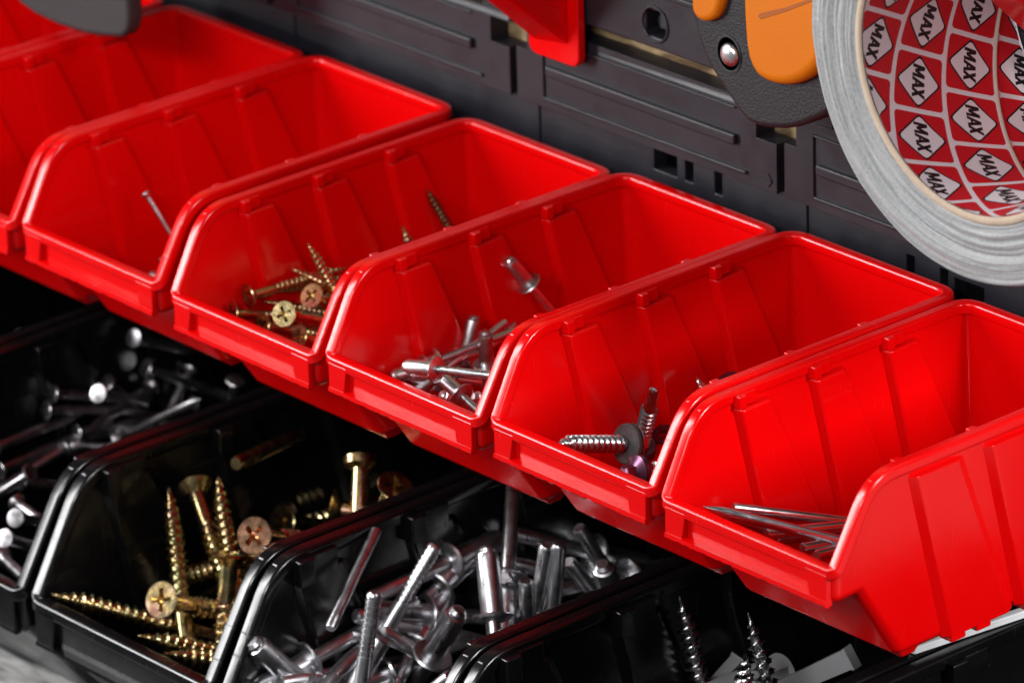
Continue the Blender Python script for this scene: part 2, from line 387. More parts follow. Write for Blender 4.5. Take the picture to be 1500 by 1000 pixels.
# ------------------------------------------------------------------ tool panel
def plate(x0, x1, z0, z1, y0, y1, holes):
    """slab with square holes cut through it (x0, x1, z0, z1 each)"""
    xs = sorted({x0, x1, *[h[0] for h in holes], *[h[1] for h in holes]}); zs = sorted({z0, z1, *[h[2] for h in holes], *[h[3] for h in holes]})
    xs = [x for x in xs if x0 <= x <= x1]; zs = [z for z in zs if z0 <= z <= z1]
    def full(i, j):
        if i < 0 or j < 0 or i >= len(xs)-1 or j >= len(zs)-1: return False
        cx_, cz = (xs[i]+xs[i+1])/2, (zs[j]+zs[j+1])/2
        return not any(h[0] < cx_ < h[1] and h[2] < cz < h[3] for h in holes)
    V = []; F = []; ids = {}
    def vid(x, y, z):
        k = (round(x, 3), round(y, 3), round(z, 3))
        if k not in ids: ids[k] = len(V); V.append((x, y, z))
        return ids[k]
    for i in range(len(xs)-1):
        for j in range(len(zs)-1):
            if not full(i, j): continue
            a, b_, c, d = xs[i], xs[i+1], zs[j], zs[j+1]
            F.append([vid(a, y0, c), vid(b_, y0, c), vid(b_, y0, d), vid(a, y0, d)])
            F.append([vid(a, y1, d), vid(b_, y1, d), vid(b_, y1, c), vid(a, y1, c)])
            if not full(i-1, j): F.append([vid(a, y0, c), vid(a, y0, d), vid(a, y1, d), vid(a, y1, c)])
            if not full(i+1, j): F.append([vid(b_, y0, c), vid(b_, y1, c), vid(b_, y1, d), vid(b_, y0, d)])
            if not full(i, j-1): F.append([vid(a, y0, c), vid(a, y1, c), vid(b_, y1, c), vid(b_, y0, c)])
            if not full(i, j+1): F.append([vid(a, y0, d), vid(b_, y0, d), vid(b_, y1, d), vid(a, y1, d)])
    return V, F
pan = empty('slotted_pegboard', 'dark grey slotted plastic tool panel on the wall behind the red bins', 'wall panel', (0, 12, -70))
def pp(name, vf, bev=.6, m=PAN):
    o = solid(name, vf, m, pan, bev, 2); o.location = (0, -12*S, 70*S); return o
MOD = 131.0                                                  # module pitch
for k in range(-4, 2):
    ox = k*MOD                                               # seam of the module's right edge at x = ox - 12
    # base plate behind, with its small slots
    holes = {0: [(-77.7, -66.5, .8, 10.2), (-62.4, -58.6, .8, 9.8), (-48.2, -44.6, .2, 10.2)],
             1: [(41.5, 45, -5.5, 4), (56.6, 60, -6, 3.5), (63, 76, -6.5, 2)]}.get(k, [])
    pp('base_plate', plate(ox-MOD-3.6, ox-4.4, -70, 12, 12, 18, holes), .5)
    # raised lower strip: right half carries the corner notch (the dark square hole)
    x0, x1 = ox-MOD-9.5, ox-13.2
    pp('lower_strip', plate(x0, x1, 11, 40.5, 7, 15, [(x0-1, x0+5.5, 30, 37.6), (x1-9.5, x1+1, 28.3, 37.5)]), .7)
    # frame line round the left part and its two beads
    xl, xr = ox-MOD+5, ox-27
    pp('bead', box(xl-.2, xr, 5.9, 7.6, 14.2, 15.4), .4)
    pp('raised_bar', box(xl+1.5, xr-4.5, 5.2, 7.6, 23.4, 27.2), .7)
    pp('bead', box(xl-.2, xr-5, 6.2, 7.6, 36.0, 36.8), .3)
    pp('groove_edge', box(xl-1.0, xl-.2, 6.2, 7.6, 14.2, 36.8), .3)
    # upper strip above the long slot, with bolt bosses
    pp('upper_strip', plate(x0, x1, 47.2, 96, 6, 15, [(ox-150, ox-134, 62, 84), (ox-69.3-4.5, ox-69.3+4.5, 51.5, 60.5)]), .8)
    pp('bead', box(xl+1.5, xr-4.5, 4.8, 6.4, 66.5, 68.5), .5)
    pp('slot_end', box(x0, x0+22, 7.5, 15, 40, 48), .5)
    pp('slot_end', box(x1-14, x1, 7.5, 15, 40, 48), .5)
    # round screw hole: a sunk ring with a darker plug at the bottom
    cxh = ox-69.3
    ring = []
    vf = lathe([(5.3, -6.5), (5.7, .1), (6.0, .35), (6.5, .3), (6.8, -.9)], 28, cap=False)
    vf = ([(x+cxh, 5.8-z, y+56.0) for x, y, z in vf[0]], vf[1]); pp('screw_boss', vf, 0)
    vf = lathe([(5.4, 0), (0, 0.0)], 24); vf = ([(x+cxh, 12.2, y+56.0) for x, y, z in vf[0]], vf[1]); pp('screw_hole', vf, 0, RUB)
    vf = lathe([(3.2, 0), (2.8, 2.4), (0, 2.4)], 6); vf = ([(x+cxh, 12.1-z, y+56.0) for x, y, z in vf[0]], vf[1]); pp('screw_head', vf, 0, RUB)
# moulded arrow near the right end of the middle strip
av, af = join([box(-22.0, -15.5, 6.6, 7.4, 14.6, 15.1), extrude_poly([(-17.6, 6.6, 17.4), (-16.9, 6.6, 17.4), (-15.0, 6.6, 14.9), (-15.6, 6.6, 14.6)], (0, .8, 0)),
               extrude_poly([(-17.6, 6.6, 12.5), (-16.9, 6.6, 12.5), (-15.0, 6.6, 14.9), (-15.7, 6.6, 15.2)], (0, .8, 0))])
pp('arrow_mark', (av, af), 0)

# ------------------------------------------------------------------ red holders on the panel
def holder(label, xa, zbot, ht, depth, wd, slope):
    t = empty('red_tool_holder', label, 'tool holder', (xa, 5, zbot), 'red tool holders hung on the wall panel')
    # back plate with rounded lower corners
    pl = []
    for cx_, cz, a0 in ((wd-4, 4, -90), (wd-4, ht-4, 0), (4, ht-4, 90), (4, 4, 180)):
        for k in range(6):
            a = math.radians(a0+90*k/5); pl.append((cx_+4*math.cos(a), -3.2, cz+4*math.sin(a)))
    o = solid('back_plate', extrude_poly(pl, (0, 3.4, 0)), RED, t, .7)
    # wedge-shaped arm that rises away from the wall
    zt = ht-4
    yv = -depth
    zr = depth*slope
    q = [(2.5, -3, 5), (wd-5, -3, 7.5), (wd-5, -3, zt), (2.5, -3, zt)]
    f = [(5, yv, 5+zr), (wd-9, yv, 6.5+zr), (wd-9, yv, zt), (5, yv, zt)]
    solid('arm', hexa(q, f), RED, t, 1.0, 3)
    return t
holder('red plastic holder above the middle of the bin row, only its lower corner in view', -128.5, 32.4, 60, 46, 25.5, .86)
holder('red plastic holder that the tape roll hangs on', 107, 90, 60, 52, 25.5, .86)

# ------------------------------------------------------------------ dark paddle at top left
t = empty('black_tool_end', 'dark grey rounded tool end hanging over the far red bins at top left', 'tool', (-315, -45, 10))
pl = [(-352, 60), (-352, 12), (-347, 8.0), (-338, 6.0), (-325, 5.2), (-308, 6.2), (-294, 8.6), (-286.5, 10.4), (-283.4, 13.5), (-282.2, 19), (-281.6, 60)]
o = solid('tool_tip', extrude_poly([(x, -50, z) for x, z in pl], (0, 7, 0)), RUB, t, 2.0, 4); o.location = (.315, .045, -.010)

# ------------------------------------------------------------------ orange and grey tool handle
t = empty('hand_tool', 'orange and dark grey tool handle hanging on the panel left of the tape roll', 'hand tool', (0, 0, 45))
def hz(name, vf, m, bev, seg=4):
    o = solid(name, vf, m, t, bev, seg); o.location = (0, 0, -45*S); return o
body = [(-28, 128), (-29, 84), (-27.8, 72.8), (-22, 61), (-13, 52.6), (-6, 46.8), (-1.5, 44.8), (6, 45.2), (17, 48.0), (27, 53), (36, 59), (45, 70), (48, 90), (48, 128)]
def dens(pts, it=2):
    for _ in range(it):
        q = []
        for i in range(len(pts)):
            a, b_ = pts[i], pts[(i+1) % len(pts)]
            q += [(a[0]*.75+b_[0]*.25, a[1]*.75+b_[1]*.25), (a[0]*.25+b_[0]*.75, a[1]*.25+b_[1]*.75)]
        pts = q
    return pts
hz('grip_body', extrude_poly([(x, -16, z) for x, z in dens(body, 1)], (0, 21, 0)), HND, 2.4, 4)
og = [(-1.2, 128), (-.6, 87), (.6, 71), (4.0, 65.2), (8.5, 63.2), (16, 63.4), (24, 66.0), (31, 70.8), (37, 78), (40, 92), (40, 128)]
hz('orange_grip', extrude_poly([(x, -20.6, z) for x, z in dens(og, 1)], (0, 8, 0)), ORG, 4.0, 6)
ol = [(-25.5, 128), (-25.6, 80), (-24, 76.8), (-20.5, 75.6), (-16, 77), (-12.6, 80), (-10.5, 86), (-9.8, 128)]
hz('orange_pad', extrude_poly([(x, -19.4, z) for x, z in dens(ol, 1)], (0, 6, 0)), ORG, 2.6, 5)
# groove of the orange grip: flat strip, its shade painted as darker orange
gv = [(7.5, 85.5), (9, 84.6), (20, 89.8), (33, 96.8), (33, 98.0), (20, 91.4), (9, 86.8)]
hz('grip_groove_shade', extrude_poly([(x, -20.75, z) for x, z in gv], (0, .6, 0)), mat('orange_groove_shade', (.36, .085, .004), .6), .15, 2)
vf = lathe([(4.9, 0), (5.9, 0), (5.9, .25), (5.2, .3), (4.9, .1)], 28, cap=False)
hz('screw_recess', ([(x-10.8, -16.0-z, y*1.12+66.6) for x, y, z in vf[0]], vf[1]), RUB, 0)
vf = lathe([(5.2, 0), (0, 0)], 28); hz('recess_shade_disc', ([(x-10.8, -16.15, y*1.12+66.6) for x, y, z in vf[0]], vf[1]), RUB, 0)  # dark disc flush with the grip, painting the shade of the screw recess
vf = lathe([(3.9, 0), (3.9, .9), (3.5, 1.5), (2.6, 2.0), (1.4, 2.25), (0, 2.3)], 24)
o = hz('grip_screw', ([(x-9.6, -16.1-z, y+66.8) for x, y, z in vf[0]], vf[1]), SIL, 0); o.data.polygons.foreach_set('use_smooth', [True]*len(o.data.polygons))

# ------------------------------------------------------------------ tape roll
RC = Vector((138.44, -60, 111.19)); RO, RI, TW = 66.3, 44.6, 65.5
tape = empty('tape_roll', 'roll of grey cloth tape with a red and white printed core hanging on the panel', 'tape roll', RC)
rnd = random.Random(11)
NS = 144
def ring_surface(radii, yfun):
    V = []; F = []
    for i, r in enumerate(radii):
        for k in range(NS):
            a = 2*math.pi*k/NS; V.append((r*math.cos(a), yfun(i, r, a), r*math.sin(a)))
    for i in range(len(radii)-1):
        for k in range(NS):
            k2 = (k+1) % NS; F.append([i*NS+k, i*NS+k2, (i+1)*NS+k2, (i+1)*NS+k])
    return V, F
nr = 34; rad = [RI+2.6+(RO-RI-2.6)*i/(nr-1) for i in range(nr)]
jit = [rnd.uniform(-.55, .55) for _ in rad]
def yf(i, r, a):
    if i == 0: return .9
    if i == nr-1: return 1.4
    return jit[i]+.5*noise.noise(Vector((math.cos(a)*1.5+i*.7, math.sin(a)*1.5, r*.12)))+.25*noise.noise(Vector((math.cos(a)*9, math.sin(a)*9, r*.5)))
V1, F1 = ring_surface(rad, yf)
V2, F2 = ring_surface([RO, RO+.1, RO, RI+2.7], lambda i, r, a: (1.4, TW*.5, TW-1, TW)[i])
me = mesh_from(*join([(V1, F1), (V2, F2)]), TAP, True); recalc(me); link('tape_layers', me, tape)
vf = lathe([(RI, 0.3), (RI+.5, -.3), (RI+2.2, -.35), (RI+2.75, .4), (RI+2.75, TW), (RI, TW)], NS, cap=False)
vf = ([(x, z, y) for x, y, z in vf[0]], vf[1]); me = mesh_from(*vf, CRD, True); recalc(me); link('cardboard_core', me, tape)
vf = ring_surface([RI-.03]*13, lambda i, r, a: .6+(TW-.6)*i/12); me = mesh_from(*vf, PRW, True); recalc(me); link('core_paper', me, tape)
# printed repeat: red rounded square, black-edged white diamond, lettering, laid flat then wrapped round the core
def rsq(hx, hy, r):
    P = []
    for cx_, cy_, a0 in ((hx-r, hy-r, 0), (-hx+r, hy-r, 90), (-hx+r, -hy+r, 180), (hx-r, -hy+r, 270)):
        for k in range(5):
            a = math.radians(a0+90*k/4); P.append((cx_+r*math.cos(a), cy_+r*math.sin(a)))
    return P
def diamond(hx, hy, r):
    P = []; c = [Vector((hx, 0)), Vector((0, hy)), Vector((-hx, 0)), Vector((0, -hy))]
    for i in range(4):
        a, b_, d = c[i-1], c[i], c[(i+1) % 4]; d1 = (a-b_).normalized()*r; d2 = (d-b_).normalized()*r
        for t_ in (0, .5, 1): q = (b_+d1)*(1-t_)**2+b_*2*t_*(1-t_)+(b_+d2)*t_*t_; P.append((q.x, q.y))
    return P
tbm = bmesh.new()
def addpoly(P, h, mi):
    f = tbm.faces.new([tbm.verts.new((x, y, h)) for x, y in P]); f.material_index = mi
addpoly(rsq(8.5, 9.2, 1.3), .05, 0); addpoly(diamond(8.5, 8.9, 1.2), .10, 1); addpoly(diamond(7.7, 8.1, 1.2), .15, 2)
def bar(p, q, wd, h):
    p = Vector(p); q = Vector(q); addpoly([(p.x-wd/2, p.y), (p.x+wd/2, p.y), (q.x+wd/2, q.y), (q.x-wd/2, q.y)], h, 1)
HT = 2.45; sl = .5                                       # half letter height and slant
def it(x, y): return (x+sl*y/HT*.45, y)
for k_, (p, q, wd) in enumerate((((-4.75, -HT), (-4.75, HT), 1.05), ((-4.6, HT), (-3.35, -HT*.6), 1.0), ((-3.35, -HT*.6), (-2.1, HT), 1.0), ((-1.95, -HT), (-1.95, HT), 1.05),
        ((-.85, -HT), (.45, HT), 1.1), ((1.75, -HT), (.45, HT), 1.1), ((2.35, -HT), (4.65, HT), 1.2), ((4.65, -HT), (2.35, HT), 1.2))):
    bar(it(*p), it(*q), wd, .20+.004*k_)
addpoly([it(-.5, -1.25), it(1.4, -1.25), it(1.4, -.45), it(-.5, -.45)], .24, 1)
for c in range(-8, 10, 2):
    bmesh.ops.bisect_plane(tbm, geom=tbm.verts[:]+tbm.edges[:]+tbm.faces[:], plane_co=(0, c*1.0+.01, 0), plane_no=(0, 1, 0))
    bmesh.ops.bisect_plane(tbm, geom=tbm.verts[:]+tbm.edges[:]+tbm.faces[:], plane_co=(c*1.0+.01, 0, 0), plane_no=(1, 0, 0))
tbm.verts.index_update()
TV = [v.co.copy() for v in tbm.verts]; TF = [[v.index for v in f.verts] for f in tbm.faces]; TMI = [f.material_index for f in tbm.faces]; tbm.free()
th_ = math.radians(26); V = []; F = []; MI = []
for c in range(-4, 10):
    off = {0: 9.0, 1: -.2, 2: -2.0, -1: 0.5, -2: 9}.get(c, (c*7) % 18)
    for r in range(-9, 10):
        u0, v0 = off+18.6*r, 26.6+20.1*c
        pts = []
        for q in TV:
            uu, vv = u0+q.x, v0+q.y
            s_ = uu*math.cos(th_)+vv*math.sin(th_); a_ = -uu*math.sin(th_)+vv*math.cos(th_)
            pts.append((s_, a_, q.z))
        sc = sum(p[0] for p in pts)/len(pts); ac = [p[1] for p in pts]
        if max(ac) < .8 or min(ac) > TW-1 or not (-math.pi*RI*1.0 < sc <= math.pi*RI*1.0): continue
        k = len(V)
        for s_, a_, h in pts:
            a_ = min(max(a_, .7), TW-.6); ph = math.pi+s_/RI; rr = RI-.03-h*.55
            V.append((rr*math.cos(ph), a_, rr*math.sin(ph)))
        for f, mi in zip(TF, TMI): F.append([i+k for i in f]); MI.append(mi)
me = mesh_from(V, F, [PRR, PRK, PRW], False, MI); link('core_print', me, tape)
# helical paper seam of the core
V = []; F = []; N = 80
for i in range(N+1):
    s_ = -45+150*i/N; v_ = 56.9; 
    a_ = (v_-s_*math.sin(th_))/math.cos(th_)
    a0 = a_-.5; a1 = a_+.5; ph = math.pi+s_/RI
    for a__, h in ((a0, .15), (a__m := (a0+a1)/2, .8), (a1, .15)):
        a__ = min(max(a__, .7), TW-.6); rr = RI-h; V.append((rr*math.cos(ph), a__, rr*math.sin(ph)))
for i in range(N):
    for q in range(2): F.append([i*3+q, i*3+q+1, i*3+4+q, i*3+3+q])
me = mesh_from(V, F, CRD, True); link('core_seam', me, tape)

# ------------------------------------------------------------------ screws, rivets, nails: meshes shared between alike pieces
CACHE = {}
def cached(key, fn):
    if key not in CACHE: CACHE[key] = fn()
    return CACHE[key]
def smooth_mesh(vf, m, ang=40):
    me = mesh_from(vf[0], vf[1], m, True); recalc(me)
    try: me.set_sharp_from_angle(angle=math.radians(ang))
    except Exception: pass
    return me
def thread(L, rc, rt, pitch, tip, start, m, seg=18, sharp=.35, tail=1.0):
    """threaded shank from z=0 to z=L; plain up to start, tapering over the last `tip` mm"""
    per = 8; n = max(8, int(L/pitch*per)); V = []; F = []
    for i in range(n+1):
        z = L*i/n
        for k in range(seg):
            ph = (z/pitch-k/seg) % 1.0
            d = min(ph, 1-ph)/.5                       # 0 at the crest
            cr_ = max(0, 1-d/sharp)
            r = rc+(rt-rc)*cr_ if z > start else rc*tail
            if z > L-tip:
                t_ = max(0.0, (L-z)/tip); r *= max(.03, t_**.8)
            elif z > start and z < start+pitch: r = rc+(r-rc)*(z-start)/pitch
            a = 2*math.pi*k/seg; V.append((r*math.cos(a), r*math.sin(a), z))
    for i in range(n):
        for k in range(seg):
            k2 = (k+1) % seg; F.append([i*seg+k, i*seg+k2, (i+1)*seg+k2, (i+1)*seg+k])
    F.append(list(range(seg))[::-1]); F.append([n*seg+k for k in range(seg)])
    return smooth_mesh((V, F), m, 55)
def csk_head(R, rs, h, m):
    """countersunk head, flat top at z=0 with a cross recess, cone towards +z"""
    N = 48; V = []; F = []
    def ringv(fr, z):
        k0 = len(V)
        for k in range(N):
            a = 2*math.pi*k/N; r = fr(a); V.append((r*math.cos(a), r*math.sin(a), z))
        return k0
    def star(a):
        q = (a % (math.pi/2)); q = min(q, math.pi/2-q)   # 0 on an arm
        arm = .62 if q < .27 else (.62-(q-.27)*3.2 if q < .38 else .27)
        return R*max(.22, arm)
    rings = [ringv(lambda a: rs, h), ringv(lambda a: R*.97, .55), ringv(lambda a: R, .25), ringv(lambda a: R*.95, 0),
             ringv(star, 0.02), ringv(lambda a: star(a)*.86, R*.28), ringv(lambda a: star(a)*.45, R*.8)]
    for i in range(len(rings)-1):
        a, b_ = rings[i], rings[i+1]
        for k in range(N):
            k2 = (k+1) % N; F.append([a+k, a+k2, b_+k2, b_+k])
    F.append([rings[-1]+k for k in range(N)])
    return smooth_mesh((V, F), m, 35)
def L_(vf, m, ang=40): return smooth_mesh(vf, m, ang)
def place(name, label, cat, A, B, group=None):
    A = Vector(A); B = Vector(B); d = (B-A).normalized()
    q = Vector((0, 0, 1)).rotation_difference(d)
    r = empty(name, label, cat, A, group); r.rotation_mode = 'QUATERNION'
    from mathutils import Quaternion
    r.rotation_quaternion = q @ Quaternion((0, 0, 1), random.uniform(0, 6.28))
    return r, (B-A).length
def part(root, name, me, z=0, rot=None):
    o = D.objects.new(name, me); COL.objects.link(o); o.parent = root; o.location = (0, 0, z*S); return o

def brass_screw(A, B, label, R=4.4, rc=1.45, rt=2.2, pitch=1.9, m=BRS, group=None, plain=8, name='brass_screw'):
    r, L = place(name, label, 'screw', A, B, group); Lq = round(L/2)*2
    part(r, 'head', cached(('h', R, m.name), lambda: csk_head(R, rc*1.15, R*.62, m)))
    part(r, 'threaded_shank', cached(('t', R, Lq, m.name, rt), lambda: thread(Lq-R*.5, rc, rt, pitch, rt*3.0, plain, m, tail=1.15)), R*.5)
def nail(A, B, label, R, rs, m, group=None, flat=.9, tip=True, name='steel_nail'):
    r, L = place(name, label, 'nail', A, B, group); Lq = round(L/2)*2
    part(r, 'head', cached(('nh', R, m.name), lambda: L_(lathe([(0, -.15), (R*.55, -.1), (R*.92, .05), (R, .35), (R*.96, flat), (rs*1.3, flat+.8), (rs*.9, flat+1.6)], 24, False), m)))
    part(r, 'shank', cached(('ns', R, Lq, m.name), lambda: L_(lathe([(rs, flat), (rs, Lq-rs*4), (rs*.75, Lq-rs*2.2), (.08, Lq)], 16), m)))
def pin(A, B, label, rs, m, name, cat='pin', blunt=True):
    r, L = place(name, label, cat, A, B); Lq = round(L/2)*2
    part(r, 'shank', cached(('pin', rs, Lq, m.name), lambda: L_(lathe([(0, 0), (rs*.7, 0), (rs, rs*.3), (rs, Lq-rs*.5), (rs*.8, Lq), (0, Lq)], 18), m)))
def rivet(A, B, label, k=1.0, m=SIL, group=None, notch=False):
    """A: free end of the pin, B: nose of the body"""
    r, L = place('blind_rivet', label, 'rivet', A, B, group); Lq = round(L/2)*2
    bl = 12.5*k if k < 1.3 else 23.0
    rb, rf, rm = 2.45*k, 4.6*k, 1.35*k
    if k > 1.3: rb, rf, rm = 3.9, 7.0, 2.55
    zf = max(4, Lq-bl)
    part(r, 'body', cached(('rb', k, Lq), lambda: L_(lathe([(rb*.98, zf+.4), (rb, zf+1), (rb, Lq-rb*.9), (rb*.93, Lq-rb*.5), (rb*.72, Lq-rb*.4), (rb*.74, Lq-rb*.1), (rb*.5, Lq+rb*.15), (0, Lq+rb*.2)], 24, False), m)))
    part(r, 'flange', cached(('rf', k, Lq), lambda: L_(lathe([(rm*1.1, zf-1.0*k), (rf*.62, zf-.9*k), (rf*.95, zf-.3*k), (rf, zf+.15*k), (rf*.93, zf+.5*k), (rb*.9, zf+.55*k)], 28, False), m)))
    def mand():
        P = [(0, 0), (rm*.75, 0), (rm, rm*.35)]
        z = rm*.8
        while notch and z < min(zf-3, 14*k):
            P += [(rm, z), (rm*.9, z+.12*k), (rm*.9, z+.3*k), (rm, z+.42*k)]; z += 1.2*k
        P += [(rm, zf-1)]
        return L_(lathe(P, 16, False), m)
    part(r, 'pin', cached(('rm', k, Lq, notch), mand))
def drill_shank(L, m):
    V, F = lathe([(2.1, 0), (2.1, L-9), (1.9, L-8.4), (1.85, L-1.6), (1.2, L-.5), (.1, L)], 20)
    def fl(v):                                   # two milled flutes at the drill point
        x, y, z = v
        if z > L-8 and abs(y) > .9: y *= .55
        return (x, y, z)
    parts = [([fl(v) for v in V], F)]
    z = 1.5
    while z < L-10:                              # thin sharp thread ridges, slightly tilted
        v, f = lathe([(1.9, -.35), (2.75, 0), (1.9, .35)], 24, False)
        parts.append(([(x, y, zz+z+.32*x/2.75) for x, y, zz in v], f)); z += 2.3
    return smooth_mesh(join(parts), m, 40)
def roof_screw(A, B, label, k=1.0, m=ZNC, hm=ZNC, wm=WSH, drill=False):
    """A: face of the washer, B: tip"""
    r, L = place('roofing_screw' if not drill else 'drilling_screw', label, 'screw', A, B); Lq = round(L/2)*2
    rc, rt = (2.1, 3.2) if not drill else (1.9, 2.6)
    part(r, 'threaded_shank', cached(('rs', Lq, drill), lambda: thread(Lq, rc, rt, 2.3, 5.5, 0, m, sharp=.5) if not drill else drill_shank(Lq, m)))
    R = 6.6 if not drill else 5.2
    part(r, 'washer', cached(('rw', drill), lambda: L_(lathe([(rc, -.2), (R*.5, 0), (R*.9, -.1), (R, -.8), (R, -2.0), (R*.9, -2.4), (rc, -2.5)], 32, False), wm)))
    part(r, 'steel_washer', cached(('rsw', drill), lambda: L_(lathe([(R*.6, -2.3), (R*1.03, -2.4), (R*1.05, -2.9), (R*.8, -3.5), (R*.55, -4.2), (R*.45, -4.4)], 32, False), hm)))
    part(r, 'hex_head', cached(('rh', drill), lambda: L_(lathe([(0, -8.2), (R*.38, -8.2), (R*.5, -7.6), (R*.52, -4.3), (R*.3, -4.2)], 6, False), hm, 20)))
def washer(A, B, label):
    r, L = place('washer', label, 'washer', A, B)
    part(r, 'disc', cached(('wd',), lambda: L_(lathe([(1.8, 0), (4.6, 0), (5.0, .4), (4.6, 1.3), (1.8, 1.3), (1.8, 0)], 24, False), PUR)))
def wall_plug(A, B, label, R=6.4):
    r, L = place('wall_plug', label, 'wall plug', A, B); Lq = round(L/2)*2
    def mk():
        V = []; F = []; seg = 32; zs = [0, .6, 2, Lq*.4, Lq*.75, Lq]; rs = [R*.93, R*1.08, R*1.02, R*.95, R*.85, R*.6]
        for z, rr in zip(zs, rs):
            for k in range(seg):
                a = 2*math.pi*k/seg; fl = 1-.14*(1 if (k % 8) in (0, 1) else 0)*(z > .7); V.append((rr*fl*math.cos(a), rr*fl*math.sin(a), z))
        k0 = len(V)
        for rr, z in ((R*.55, 0), (R*.5, 5)):
            for k in range(seg): a = 2*math.pi*k/seg; V.append((rr*math.cos(a), rr*math.sin(a), z))
        for i in range(len(zs)-1):
            for k in range(seg): k2 = (k+1) % seg; F.append([i*seg+k, i*seg+k2, (i+1)*seg+k2, (i+1)*seg+k])
        for k in range(seg):
            k2 = (k+1) % seg; F.append([k, k0+k, k0+k2, k2]); F.append([k0+k, k0+seg+k, k0+seg+k2, k0+k2])
        F.append([k0+seg+k for k in range(seg)]); F.append([(len(zs)-1)*seg+k for k in range(seg)])
        return L_((V, F), GRY, 30)
    part(r, 'sleeve', cached(('pl', Lq), mk))
def plug_strip(A, B, label):
    r, L = place('wall_plug', label, 'wall plug', A, B); Lq = round(L/2)*2
    def mk():
        return L_(hexa([(-3.4, -2, 0), (3.4, -2, 0), (3.4, 2, 0), (-3.4, 2, 0)], [(-2.8, -1.6, Lq), (2.8, -1.6, Lq), (2.8, 1.6, Lq), (-2.8, 1.6, Lq)]), GRY, 30)
    part(r, 'sleeve', cached(('ps', Lq), mk))
    part(r, 'collar', cached(('pc',), lambda: L_(hexa([(-3.9, -2.4, -.6), (3.9, -2.4, -.6), (3.9, 2.4, -.6), (-3.9, 2.4, -.6)], [(-3.7, -2.2, .5), (3.7, -2.2, .5), (3.7, 2.2, .5), (-3.7, 2.2, .5)]), GRY, 30)))

